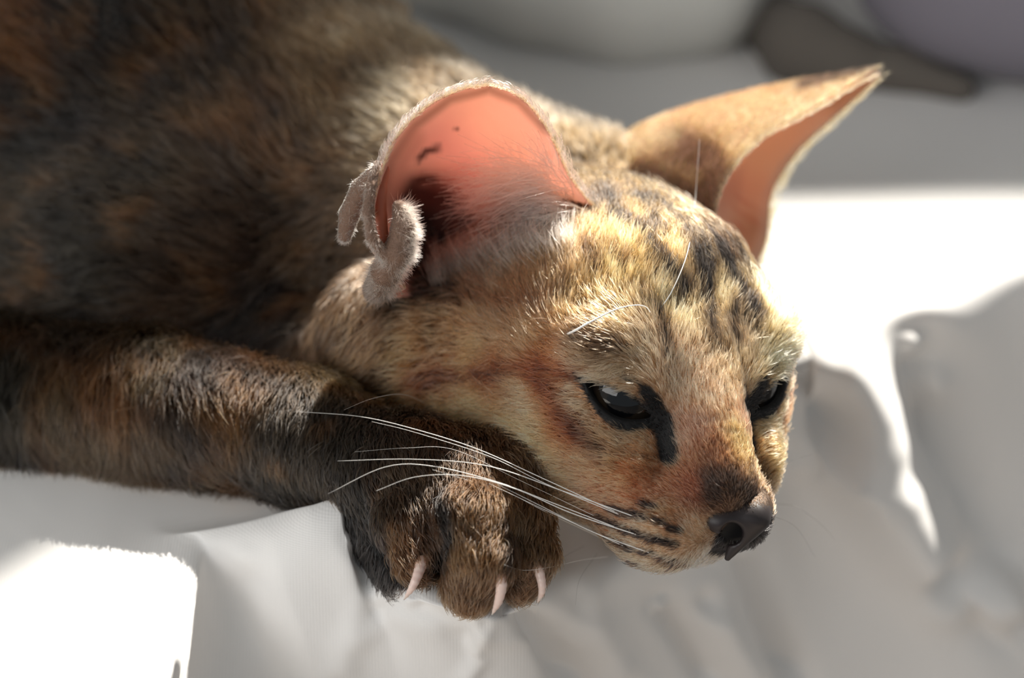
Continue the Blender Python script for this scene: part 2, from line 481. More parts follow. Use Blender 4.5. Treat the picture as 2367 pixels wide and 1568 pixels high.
cat.ell(P(1060, 1290, 12), (9, 5, 6), None, k=3)
LEG_N = len(cat.ops)
# eyes: lids swell over the eyeball, then the almond between them is cut out
EYE_R = 8.6
LIDS = {1: (2.1, 2.9), -1: (2.4, 2.3)}
def eye_frame(s):
    m, l = H(9.5*s, 29, 1), H(19.5*s, 21.5, 7)
    x = (l-m); w = np.linalg.norm(x); x /= w
    out = (0.62*HB[1]+0.78*s*HB[0]*0.75+0.05*HB[2]); out -= (out@x)*x; out /= np.linalg.norm(out)
    y = np.cross(out, x)*(-s if np.cross(out, x)@HB[2]*s > 0 and False else 1)
    if y@HB[2] < 0: y = -y
    c = (m+l)/2-out*math.sqrt(EYE_R**2-(w*.42)**2)
    return c, x, y, out, w, (m+l)/2
def add_eye(s, up, lo):
    c, x, y, out, w, mid = eye_frame(s)
    cat.ell(c, (EYE_R+.9,)*3, None, k=4)
    def f(p):
        q = p-mid; qx, qy, qz = q@x, q@y, q@out
        t = 2*qx/w
        b = 1-t*t
        d = np.maximum(qy-up*b, -qy-lo*b)
        d = np.maximum(d, np.abs(qx)-w/2)
        return np.maximum(np.maximum(d*.8, -(p-c)@out), np.linalg.norm(p-c, axis=-1)-EYE_R-6)
    cat.ops.append((f, 0.5, True, c, EYE_R+6))
cat.ell(P(1130, 445, 8), (15.5, 10, 22), None, k=2, sub=False) if False else None
cat.ops.append((SDF().ell(P(1130, 448, 6), (15.5, 9.8, 24)).ops[0][0], 2.5, True, P(1130, 448, 6), 24))
cat.ops.append((SDF().ell(P(1000, 545, 14), (6, 7.5, 18)).ops[0][0], 2.5, True, P(1000, 545, 14), 18))
add_eye(1, *LIDS[1])
add_eye(-1, *LIDS[-1])

LO, HI = np.array([-260, -75, -260.]), np.array([75, 115, 30.])
D = cat.grid(LO, HI, 1.8)
V, F = surface_nets(D, LO, 1.8)
T = to_tris(F)
V = project(cat, V, 2)
headc = H(0, 6, 0)
near = lambda V: (np.linalg.norm(V-headc, axis=1) < 62) | ((V[:, 1] < 0) & (V[:, 0] > -45))
V, T = refine(V, T, near); V = project(cat, V, 2)
near2 = lambda V: (np.linalg.norm(V-headc, axis=1) < 58) & (toH(V)[:, 1] > 5)
V, T = refine(V, T, near2); V = project(cat, V, 2)
print('body', len(V), len(T))

root = bpy.data.objects.new('cat', None); col.objects.link(root)
tag(root, 'tortoiseshell tabby kitten lying with its chin on its paw on the white sheet', 'cat')
skin = attr_mat('coat_skin', 0.8)

def nz_guard(p): return np.minimum(*[f(p) for f in (SDF().ell(P(1712, 1180, 2), (6.4, 4.6, 4.6), HB), SDF().cone(P(1738, 1196, -1), 3.6, P(1686, 1284, 0), 1.3))])
# ------------------------------------------------------------------ coat: colours, markings and lie of the hair
bvh = BVHTree.FromPolygons(V.tolist(), T.tolist())
FLIPS = 0
def hit(px, py):
    o = Vector((0, 0, FOC)); d = Vector(P(px, py, 0))-o; d.normalize()
    loc, n, i, t = bvh.ray_cast(o, d)
    if loc is None:
        loc, n, i, t = bvh.find_nearest(Vector(P(px, py, 30)))
    n = np.array(n); global FLIPS
    if n@np.array(d) > 0: n = -n; FLIPS += 1
    return np.array(loc), n

def groups(p):
    """0 torso, 1 head, 2 foreleg"""
    def mn(ops): return np.min([f(p) for f, k, sub, c, r in ops if not sub], axis=0)
    d = np.stack([mn(cat.ops[:TORSO_N]), mn(cat.ops[TORSO_N:HEAD_N]), mn(cat.ops[HEAD_N:LEG_N])])
    return d.argmin(0)

COLORS = [  # photo pixel, coat sRGB with some sunlit and shaded tones painted in
 (900,700,95,80,65),(860,650,84,72,60),(800,760,92,74,56),(850,860,88,68,50),(1000,640,70,52,42),(1150,620,175,145,122),(1300,620,165,135,100),(1450,600,180,150,98),
 (1000,750,130,105,75),(1150,740,135,105,80),(1250,760,150,112,82),(860,800,108,84,62),(950,820,165,130,90),(1100,800,150,112,76),
 (1280,855,150,85,50),(1150,860,120,75,50),(1000,868,125,82,60),(1100,925,200,142,104),(1230,930,200,150,114),(1320,1000,150,95,62),
 (1250,1050,208,156,118),(1180,1015,202,146,106),(1050,950,200,142,100),(950,940,165,120,82),(1000,1000,145,90,60),(1100,1050,160,100,68),
 (1350,1150,192,132,102),(1300,1100,198,148,116),(1450,1080,172,118,82),(1500,1130,165,110,80),(1420,1020,140,105,75),(1440,1000,178,148,116),
 (1350,935,176,146,115),(1480,1030,190,150,115),(1600,1000,165,125,105),(1620,900,180,150,124),(1560,850,178,152,126),(1680,850,140,118,92),
 (1640,1050,120,80,55),(1600,1130,115,64,42),(1650,1140,64,42,32),(1700,1120,64,47,34),(1740,1080,120,95,60),(1720,1020,170,145,95),
 (1735,1150,48,38,32),(1770,1120,90,70,46),(1540,1200,155,115,82),(1600,1240,178,148,118),(1650,1280,192,172,152),(1500,1240,182,152,118),
 (1450,1290,192,182,166),(1580,1310,192,177,162),(1380,1240,178,138,108),(1340,1220,155,115,84),(1420,850,172,152,126),(1400,800,82,66,50),
 (1500,790,150,128,104),(1350,700,150,120,80),(1420,735,140,115,80),(1380,775,92,75,56),(1560,700,182,162,122),(1620,640,92,77,52),(1650,730,110,95,70),(1720,720,84,74,58),(1700,780,122,106,86),
 (1790,700,205,185,135),(1810,800,210,195,150),(1780,980,190,165,120),(1750,970,200,180,140),(1790,1030,180,140,90),(1400,420,120,100,65),
 (1350,360,110,95,70),(1450,500,152,127,82),(1550,470,152,127,82),(1380,480,62,52,42),(1600,560,142,117,77),(1690,600,52,42,34),
 (1300,280,125,115,100),(1200,240,140,125,105),(1740,1265,225,205,180),(1550,1345,215,185,165),
 (300,300,56,45,32),(100,300,36,34,29),(40,100,100,64,32),(600,300,80,60,42),(780,220,105,82,54),(550,600,66,52,40),(200,600,40,37,30),
 (650,720,32,26,21),(900,130,180,150,115),(940,60,90,70,45),(780,600,95,76,56),(700,450,74,58,42),(30,500,52,47,37),(900,250,160,140,110),
 (480,120,60,46,30),(250,60,34,33,32),(330,450,50,42,30)]
LEGCOLORS = [
 (100,900,76,64,46),(250,880,92,62,38),(350,830,98,82,52),(450,850,66,46,30),(520,930,95,66,36),(650,1000,56,48,38),(800,1000,52,45,36),
 (900,1120,80,62,44),(960,1250,82,57,39),(870,1280,20,20,23),(1100,1250,116,84,52),(1110,1350,136,102,74),(1220,1250,118,88,58),
 (1210,1340,144,108,82),(700,830,112,92,52),(550,800,112,92,62),(850,890,88,74,42),(600,1110,40,36,32),(100,1040,36,32,28),(850,1130,36,32,28),
 (30,860,56,52,42),(200,1000,82,68,52),(350,1000,74,60,46)]
# direction in the photo from root to tip, length in mm
COMB = [(1700,1080,-.1,-1,1.6),(1620,950,-.1,-1,2.2),(1500,620,.3,-1,4.2),(1620,600,.05,-1,3.6),(1440,600,.35,-1,4.2),(1680,720,.25,-1,3.8),
 (1560,780,.15,-1,3.4),(1640,850,.1,-1,2.8),(1420,855,-1,.15,3.0),(1480,800,-.5,-.7,3.4),(1350,810,-.7,-.3,3.6),(1250,900,-1,-.1,4.6),
 (1400,1040,-1,-.25,3.4),(1460,1000,-1,-.3,2.4),(1520,1050,-.9,-.6,2.0),(1100,950,-1,-.02,5.0),(1000,1000,-1,.05,5.2),(1150,1050,-1,-.1,4.8),(1300,1100,-1,-.15,4.2),
 (1450,1180,-1,-.2,2.0),(1500,1240,-1,-.1,1.7),(1600,1180,-.8,-.5,1.5),(1550,1310,-.9,.5,2.6),(1400,1270,-1,.35,2.6),(1650,1280,-.6,.5,1.6),
 (1640,1120,-.6,-.8,1.4),(1740,1130,.1,-1,.9),(1300,860,-1,-.1,3.4),(950,850,-1,.25,4.8),(850,780,-.6,.8,5.5),(850,680,-.4,.9,4.5),
 (1030,600,-.3,-1,4.5),(1150,610,-.2,-1,5.0),(1300,600,.15,-1,5.0),(1150,700,-.5,-.8,4.6),(1300,700,.1,-1,4.4),(1250,780,-.5,-.6,4.2),(1000,700,-.9,.1,4.0),
 (1100,830,-1,.05,4.4),(1790,780,.5,-.85,3.2),(1780,1000,.6,.5,2.4),(1450,480,-.1,-1,3.8),(1370,400,-.3,-1,4.5),(1300,280,-.6,-.7,6),
 (1750,640,.3,-1,3.2),(650,300,-.5,-.8,8),(300,200,-.7,-.4,9),(200,550,-1,-.1,9),(500,600,-.8,-.3,8.5),(780,550,-.5,.2,7),(900,150,-.6,-.7,6.5),
 (950,230,-.8,-.3,6.0),(650,720,-.6,.5,7)]
LEGCOMB = [(100,900,.05,1,8),(300,930,-.05,1,7),(500,850,.15,1,6.5),(650,1000,-.25,1,5),(800,1050,-.1,1,4.5),(900,1120,.1,1,3.8),(960,1240,.25,1,3.4),
 (1100,1250,-.05,1,3.4),(1110,1340,-.3,1,3.0),(1220,1270,.05,1,3.2),(880,1250,-.2,1,4),(400,790,.6,-.4,6),(800,880,.6,.3,5),(200,1040,-.2,1,7),(1000,1130,.2,1,3)]
BLK = (24,20,18); RUST = (104,48,22); DKB = (44,30,22)
MARKS = [  # colour, radius mm, softness mm, strength, photo polyline
 (RUST,1.3,1.6,1.00,[(1345,872),(1290,850),(1200,858),(1100,872),(980,866)]),
 (DKB,.6,1.2,0.90,[(1180,862),(1060,880),(960,872)]),
 (RUST,2.4,1.8,.95,[(1250,858),(1285,900),(1315,960),(1350,1010)]),
 (DKB,1.0,1.6,0.90,[(1330,970),(1370,1020),(1400,1070)]),
 (RUST,1.0,1.6,0.80,[(940,985),(1040,1010),(1150,1045),(1220,1095)]),
 (DKB,.8,1.5,0.70,[(960,1000),(1100,1040),(1200,1085)]),
 (DKB,.5,.9,0.75,[(1380,1030),(1440,1052),(1520,1060)]),(DKB,.5,.9,.5,[(1380,1062),(1440,1085),(1530,1090)]),
 (DKB,.8,1.2,0.90,[(1330,780),(1400,790),(1460,810)]),
 (BLK,.9,.7,1.00,[(1521,725),(1535,770),(1545,822)]),
 (BLK,2.0,1.6,1.00,[(1500,580),(1545,640),(1580,690)]),(BLK,1.3,1.4,.8,[(1455,610),(1500,640)]),
 (BLK,1.6,1.5,1.00,[(1610,600),(1625,660),(1640,720),(1655,790)]),
 (BLK,2.2,1.8,1.00,[(1680,600),(1700,660),(1735,730)]),
 (BLK,1.4,1.6,0.95,[(1400,440),(1440,520),(1500,560)]),(BLK,1.4,1.6,.7,[(1450,430),(1530,520),(1600,560)]),
 (BLK,1.3,1.4,0.80,[(1750,700),(1760,780)]),
 (BLK,1.6,2.0,0.90,[(880,700),(960,690),(1050,660)]),
 (DKB,1.2,1.5,0.80,[(1050,690),(1180,720),(1300,690)]),
 (DKB,2.0,1.8,.8,[(1640,1100),(1655,1150)]),(DKB,2.0,1.8,.75,[(1690,1110),(1740,1145),(1780,1155)]),
 # far side of the face
 (BLK,.9,.6,1.00,[(1716,905),(1722,945),(1760,935),(1800,905)]),
 (RUST,.8,1.0,0.80,[(1795,950),(1775,1010)]),
]
EYEMARKS = [  # the black skin round the near eye and the tear line
 (1.15,.35,[(1349,876),(1372,890),(1392,915),(1420,940),(1450,958),(1480,970),(1510,975)]),
 (2.3,.5,[(1475,960),(1505,955),(1532,975),(1542,1010),(1549,1052)]),
 (1.5,.5,[(1495,908),(1515,930),(1530,965)]),(.5,.3,[(1440,872),(1475,884),(1500,905)]),(.45,.3,[(1362,870),(1345,874),(1330,866)]),
 (1.2,.5,[(1718,948),(1724,925)])]
SPOTS = [(1425,1183),(1440,1187),(1472,1194),(1484,1196),(1526,1209),(1564,1227),(1505,1172),(1412,1212),(1432,1221),(1464,1234),(1482,1240),(1515,1250),(1530,1252),
 (1555,1259),(1387,1197),(1442,1262),(1458,1271),(1410,1248),(1499,1280),(1549,1295),(1591,1299),(1475,1302),(1404,1287),(1530,1318),(1420,1303)]
LEGMARKS = [(BLK,1.5,2.0,.85,[(455,830),(480,870),(500,880)]),(BLK,1.6,2.0,.85,[(545,840),(600,870),(680,890)]),(BLK,1.8,2.2,.85,[(330,905),(380,925),(430,960),(500,1000)]),
 (BLK,1.8,2.2,.8,[(360,1060),(430,1020),(440,960)]),(BLK,1.2,2,.6,[(60,880),(90,960),(80,1030)]),(BLK,2.0,1.2,1,[(1020,1140),(1032,1230),(1028,1340)]),
 (BLK,.9,.9,.9,[(1165,1190),(1180,1260),(1170,1320)]),(BLK,2.6,2,.9,[(800,1180),(860,1260),(900,1330)]),(BLK,.8,1,.8,[(1255,1290),(1262,1320)])]  # black strips between and beside the toes put gap shade into the coat

def mirror(p):
    q = toH(p); q = q*np.array([-1, 1, 1]); return HC+(q*HS)@HB

def table(rows, lim=None):
    pts, dat = [], []
    for r in rows:
        p, n = hit(r[0], r[1]); pts.append(p); dat.append((r, n))
    return np.array(pts), dat
def is_head(p): return np.linalg.norm(p-HC) < 62 and toH(p)[0] > 3

cp_, cd_ = table(COLORS)
CP = list(cp_); CV = [srgb(*r[2:5]) for r, n in cd_]
far_given = [p for p in CP if toH(p)[0] < -4]
for p, c in list(zip(CP, CV)):
    if is_head(p):
        m = mirror(p)
        if min([np.linalg.norm(m-q) for q in far_given]+[99]) > 6: CP.append(m); CV.append(c)
CP, CV = np.array(CP), np.array(CV)
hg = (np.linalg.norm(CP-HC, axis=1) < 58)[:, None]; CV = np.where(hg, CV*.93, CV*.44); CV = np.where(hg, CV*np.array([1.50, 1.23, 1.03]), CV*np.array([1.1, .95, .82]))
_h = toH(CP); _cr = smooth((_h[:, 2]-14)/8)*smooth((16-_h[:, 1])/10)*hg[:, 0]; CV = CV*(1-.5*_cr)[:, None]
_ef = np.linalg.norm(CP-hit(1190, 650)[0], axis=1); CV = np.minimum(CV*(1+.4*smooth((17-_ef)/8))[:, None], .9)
_mz = (smooth((-15-_h[:, 2])/4)*smooth((_h[:, 1]-18)/6)*hg[:, 0])[:, None]; CV = np.minimum(CV*(1+_mz*np.array([.3, .5, .8])), .9)  # muzzle underside lightened in colour for the light it lacks
_ck = smooth((2-_h[:, 2])/8)*smooth((28-_h[:, 1])/8)*hg[:, 0]; CV = np.minimum(CV*(1+_ck[:, None]*np.array([.30, .12, .0])), .88)  # lower cheek colour raised in place of missing bounce light
lp_, ld_ = table(LEGCOLORS); LV = np.array([srgb(*r[2:5]) for r, n in ld_])*np.array([.75 if r[1] > 870 or r[0] > 880 else .45 for r, n in ld_])[:, None]*np.array([.62, .56, .5])  # leg top coloured darker to hold back the sun on it

def dir3(r, n):
    d = np.array([r[2], -r[3], 0.]); d /= np.linalg.norm(d)
    z = -(d@n)/max(n[2], .35)
    d[2] = z; return d/np.linalg.norm(d)
kp_, kd_ = table(COMB); KP = list(kp_); KV = [np.append(dir3(r, n), r[4]) for r, n in kd_]
for p, v in list(zip(KP, KV)):
    if is_head(p):
        d = v[:3]-2*(v[:3]@HB[0])*HB[0]; KP.append(mirror(p)); KV.append(np.append(d, v[3]))
KP, KV = np.array(KP), np.array(KV)
lk_, lkd_ = table(LEGCOMB); LKV = np.array([np.append(dir3(r, n)+np.array([0, 0, .45]), r[4]) for r, n in lkd_])

def idw(p, A, Vv, e=2.0, pw=2.2):
    out = np.zeros((len(p), Vv.shape[1]))
    for i in range(0, len(p), 20000):
        d2 = ((p[i:i+20000, None]-A[None])**2).sum(-1)+e*e
        w = d2**(-pw); out[i:i+20000] = (w@Vv)/w.sum(1, keepdims=True)
    return out

def dense(poly, step=8):
    o = []
    for (x0, y0), (x1, y1) in zip(poly, poly[1:]):
        n = max(1, int(math.hypot(x1-x0, y1-y0)/step))
        o += [hit(x0+(x1-x0)*t/n, y0+(y1-y0)*t/n)[0] for t in range(n+1)]
    return np.array(o)
MK = []
for c, r, s_, k, poly in MARKS:
    d = dense(poly); MK.append((srgb(*c), r, s_, k, d, 1))
    if is_head(d[0]): MK.append((srgb(*c), r, s_, k, mirror(d), 1))
for x, y in SPOTS:
    d = dense([(x+8, y), (x-14, y-5)], 5)
    MK.append((srgb(26, 15, 12), .8, .4, 1, d, 1)); MK.append((srgb(26, 15, 12), .8, .4, 1, mirror(d), 1))
EM = []
for r, s_, poly in EYEMARKS:
    d = dense(poly); EM.append((srgb(17, 15, 16), r, s_, 1.0, d, 1))
    if is_head(d[0]): EM.append((srgb(17, 15, 16), r, s_, 1.0, mirror(d), 1))
LM = [(srgb(*c), r, s_, k, dense(poly), 2) for c, r, s_, k, poly in LEGMARKS]

def mark_weight(p, pts, r, s_):
    lo, hi = pts.min(0)-r-s_, pts.max(0)+r+s_
    q = ((p > lo) & (p < hi)).all(1); w = np.zeros(len(p))
    if q.any():
        d = np.sqrt(((p[q][:, None]-pts[None])**2).sum(-1).min(1)); w[q] = smooth((r+s_-d)/(2*s_))
    return w

def coat(p, g, jitter=0.0):
    """coat colour at points p"""
    c = idw(p, CP, CV)
    lg = g == 2
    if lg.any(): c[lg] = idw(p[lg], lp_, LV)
    q = p+jitter*rng.normal(size=p.shape)
    # tortoiseshell mottling, strongest on the trunk
    n1 = vnoise(q/7.0+9.3); n2 = vnoise(q/2.6+3.1)
    amp = np.where(g == 0, 1.0, np.where(g == 2, .55, .28))
    c = c*(1+amp*(n1-.5)*1.3+(n2-.5)*amp*.8)[:, None]
    ora = smooth((vnoise(q/6.0+20.7)-.60)*5)*np.where(g == 0, .3, np.where(g == 2, .25, .0))
    c = c*(1-ora[:, None])+ora[:, None]*srgb(120, 76, 40)
    hh = toH(q); st = vnoise(np.stack([hh[:, 0]/1.9+40, hh[:, 1]/6+7, hh[:, 2]/6+3], 1))
    zone = smooth((hh[:, 2]-9)/5)*smooth((26-hh[:, 1])/6)*smooth((hh[:, 1]+30)/10)*smooth((21-np.abs(hh[:, 0]))/5)*(g == 1)
    w = smooth((st-.48)/.14)*zone*.9; c = c*(1-w)[:, None]+w[:, None]*srgb(26, 21, 18)
    for k in MK:
        w = mark_weight(q, k[4], k[1], k[2])*k[3]*(~lg); c = c*(1-w[:, None])+w[:, None]*k[0]
    for k in LM:
        w = mark_weight(q, k[4], k[1], k[2])*k[3]*lg; c = c*(1-w[:, None])+w[:, None]*k[0]
    we = np.zeros(len(p))
    for s_ in (1, -1):
        e_c, e_x, e_y, e_o, e_w, e_mid = eye_frame(s_)
        qq = q-e_mid; t = 2*(qq@e_x)/e_w; qy = qq@e_y; b = np.maximum(1-t*t, 0); med = smooth((-t+.6)/1.4)
        dl = (-LIDS[s_][1]*b)-qy; du_ = qy-LIDS[s_][0]*b; ox = np.maximum(np.abs(t)-1, 0)*e_w/2
        dd = np.maximum(np.maximum(dl/(1.0+1.0*med), du_/(.45+.5*med)), ox/(.8+.8*med))
        w = smooth((1.25-dd)/.4)*(((q-e_c)@e_o) > -1)*(np.linalg.norm(q-e_c, axis=1) < EYE_R+5)*(~lg)
        c = c*(1-w)[:, None]+w[:, None]*srgb(17, 15, 16); we = np.maximum(we, w)
    for k in EM:
        w = mark_weight(q, k[4], k[1], k[2])*(~lg); c = c*(1-w[:, None])+w[:, None]*k[0]; we = np.maximum(we, w)
    w = smooth((7.6-np.linalg.norm(p-P(1705, 1210, 4), axis=1))/1.0)*(~lg); c = c*(1-w)[:, None]+w[:, None]*srgb(14, 11, 12)  # nostril's inner shade put into the body colour
    return np.clip(c, .003, .9), we

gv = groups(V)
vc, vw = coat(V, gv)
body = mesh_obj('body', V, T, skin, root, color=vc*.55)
BV, BT = V, T

hairm = bpy.data.materials.new('hair'); hairm.use_nodes = True
_nt = hairm.node_tree; _nt.nodes.clear()
_o = _nt.nodes.new('ShaderNodeOutputMaterial'); _h = _nt.nodes.new('ShaderNodeBsdfHairPrincipled'); _a = _nt.nodes.new('ShaderNodeAttribute')
_a.attribute_name = 'coat'; _h.model = 'CHIANG'; _h.parametrization = 'COLOR'
_h.inputs['Roughness'].default_value = .35; _h.inputs['Radial Roughness'].default_value = .5; _h.inputs['IOR'].default_value = 1.5
_nt.links.new(_a.outputs['Color'], _h.inputs['Color']); _nt.links.new(_h.outputs[0], _o.inputs[0])

def hair_obj(name, pts, rad, colr, parent, m=None):
    """pts (n,k,3) camera-aligned mm; rad (n,k) mm; colr (n,k,3)"""
    n, k, _ = pts.shape
    hc = bpy.data.hair_curves.new(name); hc.add_curves([k]*n)
    hc.position_data.foreach_set('vector', W(pts.reshape(-1, 3)).astype(np.float32).ravel())
    r = hc.attributes.get('radius') or hc.attributes.new('radius', 'FLOAT', 'POINT')
    r.data.foreach_set('value', (rad*.001).astype(np.float32).ravel())
    a = hc.attributes.new('coat', 'FLOAT_COLOR', 'POINT')
    cc = np.ones((n*k, 4), np.float32); cc[:, :3] = colr.reshape(-1, 3); a.data.foreach_set('color', cc.ravel())
    hc.materials.append(m or hairm)
    o = bpy.data.objects.new(name, hc); col.objects.link(o); o.parent = parent
    o['kind'] = 'stuff'
    return o

def strands(p, n, d, ln, rad, c, lay=.45, jit=.22, clump=.35, k=6, tipdark=0.0):
    m = len(p)
    d = d-(d*n).sum(1, keepdims=True)*n; d /= np.linalg.norm(d, axis=1, keepdims=True)+1e-9
    cl = np.stack([vnoise(p/2.2+o) for o in (1.7, 31.3, 57.9)], 1)-.5
    d = d+jit*rng.normal(size=(m, 3))+clump*cl*2
    d = d-(d*n).sum(1, keepdims=True)*n*.8; d /= np.linalg.norm(d, axis=1, keepdims=True)+1e-9
    lay = lay*(1+.3*rng.normal(size=m))
    t = np.linspace(0, 1, k)[None, :, None]
    up = n[:, None]*(lay[:, None, None]*(1.6*t-1.0*t*t))
    x = p[:, None]+ln[:, None, None]*(d[:, None]*(t*.55+.45*t*t)+up)-n[:, None]*.15
    taper = np.array([.8, 1, 1, .85, .6, .15])[:k] if k == 6 else np.linspace(1, .2, k)
    r = rad[:, None]*taper[None]
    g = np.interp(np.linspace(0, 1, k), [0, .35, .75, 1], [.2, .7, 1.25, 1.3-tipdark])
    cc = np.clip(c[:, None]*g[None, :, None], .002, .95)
    return x, r, cc

def sample(V, T, dens):
    a, b, c = V[T[:, 0]], V[T[:, 1]], V[T[:, 2]]
    fn = np.cross(b-a, c-a); ar = np.linalg.norm(fn, axis=1)/2
    lam = ar*dens((a+b+c)/3, fn/(2*ar[:, None]+1e-12)); num = rng.poisson(lam)
    i = np.repeat(np.arange(len(T)), num); u = rng.random((len(i), 2)); u[u.sum(1) > 1] = 1-u[u.sum(1) > 1]
    p = a[i]+u[:, :1]*(b-a)[i]+u[:, 1:]*(c-a)[i]
    n = fn[i]/(2*ar[i][:, None]+1e-12)
    return p, n

def in_eye(p):
    r = np.zeros(len(p), bool)
    for s in (1, -1):
        c, x, y, out, w, mid = eye_frame(s)
        q = p-mid; t = 2*(q@x)/w; b = 1-t*t; qy = q@y
        r |= (np.abs(t) < 1) & (qy < LIDS[s][0]*b+.2) & (qy > -LIDS[s][1]*b-.3) & ((p-c)@out > 0)
    return r

if not NOFUR:
    def dens(p, n):
        inb = (p[:, 0] > -135) & (p[:, 2] < 40) & (p[:, 1] < 75) & (p[:, 2] > -190)
        g = groups(p)
        face = 1-.6*smooth((-n[:, 2]-.1)*3)
        d = np.where(g == 1, 10.5, np.where(g == 2, 8.0, 3.2))
        far = smooth((-p[:, 2]-70)/40); d = d*(1-.4*far)
        return d*face*inb*QUICK
    Nf = np.cross(V[T[:, 1]]-V[T[:, 0]], V[T[:, 2]]-V[T[:, 0]])
    if ((V[T].mean(1)-headc)[np.linalg.norm(V[T].mean(1)-headc, axis=1) < 40]*Nf[np.linalg.norm(V[T].mean(1)-headc, axis=1) < 40]).sum() < 0: T = T[:, ::-1]
    p, n = sample(V, T, dens)
    g = groups(p)
    c, we = coat(p, g, .25)
    kv = idw(p, KP, KV, e=2.5); lg = g == 2; kv[lg] = idw(p[lg], lk_, LKV, e=3)
    nd = np.linalg.norm(p-P(1712, 1190, 2), axis=1)
    keep = ~in_eye(p) & ~((nd < 8.0) & (nz_guard(p) < .5)) & ~((we > .6) & (rng.random(len(p)) < .3))
    p, n, g, c, kv, we = p[keep], n[keep], g[keep], c[keep], kv[keep], we[keep]
    m = len(p); print('hairs', m)
    ln = kv[:, 3]*(.7+.5*rng.random(m))*(1-.6*we)
    big = np.where(g == 0, 1.0, 0)
    rad = .07+.045*big+.025*rng.random(m)
    # ticking: pale and dark hairs side by side
    tk = rng.random(m); var = np.exp(rng.normal(0, .3, m))
    dark = (tk < .22) & (we < .3)
    c = c*var[:, None]; c[dark] *= .35
    pale = (tk > .86) & (we < .2); c[pale] = c[pale]*1.35+.02
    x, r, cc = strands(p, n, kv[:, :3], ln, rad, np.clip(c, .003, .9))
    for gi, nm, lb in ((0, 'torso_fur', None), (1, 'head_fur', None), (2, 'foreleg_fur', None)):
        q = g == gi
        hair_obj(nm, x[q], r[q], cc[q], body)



# ------------------------------------------------------------------ ears
def ear_grid(Lc, Mc, Rc, nt=44, ns=40):
    Ls, Ms, Rs = (spline([P(*p) for p in c], nt) for c in (Lc, Mc, Rc))
    s = np.linspace(0, 1, ns)
    g = np.zeros((nt, ns, 3))
    for i in range(nt):
        ctrl = 2*Ms[i]-(Ls[i]+Rs[i])/2
        g[i] = ((1-s)**2)[:, None]*Ls[i]+(2*s*(1-s))[:, None]*ctrl+(s*s)[:, None]*Rs[i]
    return g

def shell(g, thick, flip=1):
    """inner sheet g and an outer sheet behind it, closed at the edges"""
    nt, ns, _ = g.shape
    du = np.gradient(g, axis=0); dv = np.gradient(g, axis=1)
    n = np.cross(du, dv); n /= np.linalg.norm(n, axis=2, keepdims=True)+1e-9; n *= flip
    s = np.linspace(0, 1, ns); t = np.linspace(0, 1, nt)
    th = thick*(.35+.65*np.clip(np.minimum(s, 1-s)*8, 0, 1))[None, :]*(.4+.6*np.clip((1-t)*6, 0, 1))[:, None]
    o = g+n*th[..., None]
    V = np.concatenate([g.reshape(-1, 3), o.reshape(-1, 3)]); N = nt*ns
    idx = np.arange(N).reshape(nt, ns); F = []
    q = np.stack([idx[:-1, :-1], idx[1:, :-1], idx[1:, 1:], idx[:-1, 1:]], -1).reshape(-1, 4)
    if flip > 0: q = q[:, ::-1]
    F = [q, q[:, ::-1]+N]
    ring = np.concatenate([idx[0, :-1], idx[:-1, -1], idx[-1, :0:-1], idx[:0:-1, 0]])
    r2 = np.roll(ring, -1)
    e = np.stack([ring, r2, r2+N, ring+N], 1)
    F.append(e if flip < 0 else e[:, ::-1])
    return V, np.concatenate(F), n

NE = ear_grid([(940, 665, 8), (895, 600, 0), (870, 545, -4), (866, 480, -7), (886, 395, -8), (918, 322, -8), (985, 252, -4), (1060, 212, -1), (1128, 200, 3)],
              [(1010, 680, 32), (1000, 620, 35), (1000, 540, 35), (1010, 460, 34), (1035, 385, 31), (1070, 315, 25), (1100, 260, 16), (1120, 222, 8), (1130, 201, 4)],
              [(1480, 610, 26), (1430, 555, 22), (1390, 500, 20), (1340, 445, 17), (1302, 385, 12), (1270, 315, 9), (1228, 252, 6), (1180, 215, 4), (1132, 200, 4)])
FE = ear_grid([(1690, 640, 46), (1662, 560, 42), (1656, 480, 40), (1692, 395, 40), (1765, 322, 42), (1880, 258, 46), (2026, 172, 54)],
              [(1500, 520, 66), (1440, 420, 74), (1450, 330, 78), (1560, 275, 80), (1710, 232, 76), (1860, 198, 68), (2028, 171, 55)],
              [(1735, 650, 62), (1772, 545, 66), (1778, 465, 68), (1800, 410, 68), (1850, 340, 66), (1935, 262, 62), (2031, 176, 55)])
ear_m = attr_mat('ear_skin', 0.6)
nt = ear_m.node_tree; pb = nt.nodes['Principled BSDF']; tr = nt.nodes.new('ShaderNodeBsdfTranslucent'); mxs = nt.nodes.new('ShaderNodeMixShader')
at = nt.nodes['Attribute']; nt.links.new(at.outputs['Color'], tr.inputs['Color']); mxs.inputs[0].default_value = .5
nt.links.new(pb.outputs[0], mxs.inputs[1]); nt.links.new(tr.outputs[0], mxs.inputs[2]); nt.links.new(mxs.outputs[0], nt.nodes['Material Output'].inputs[0])
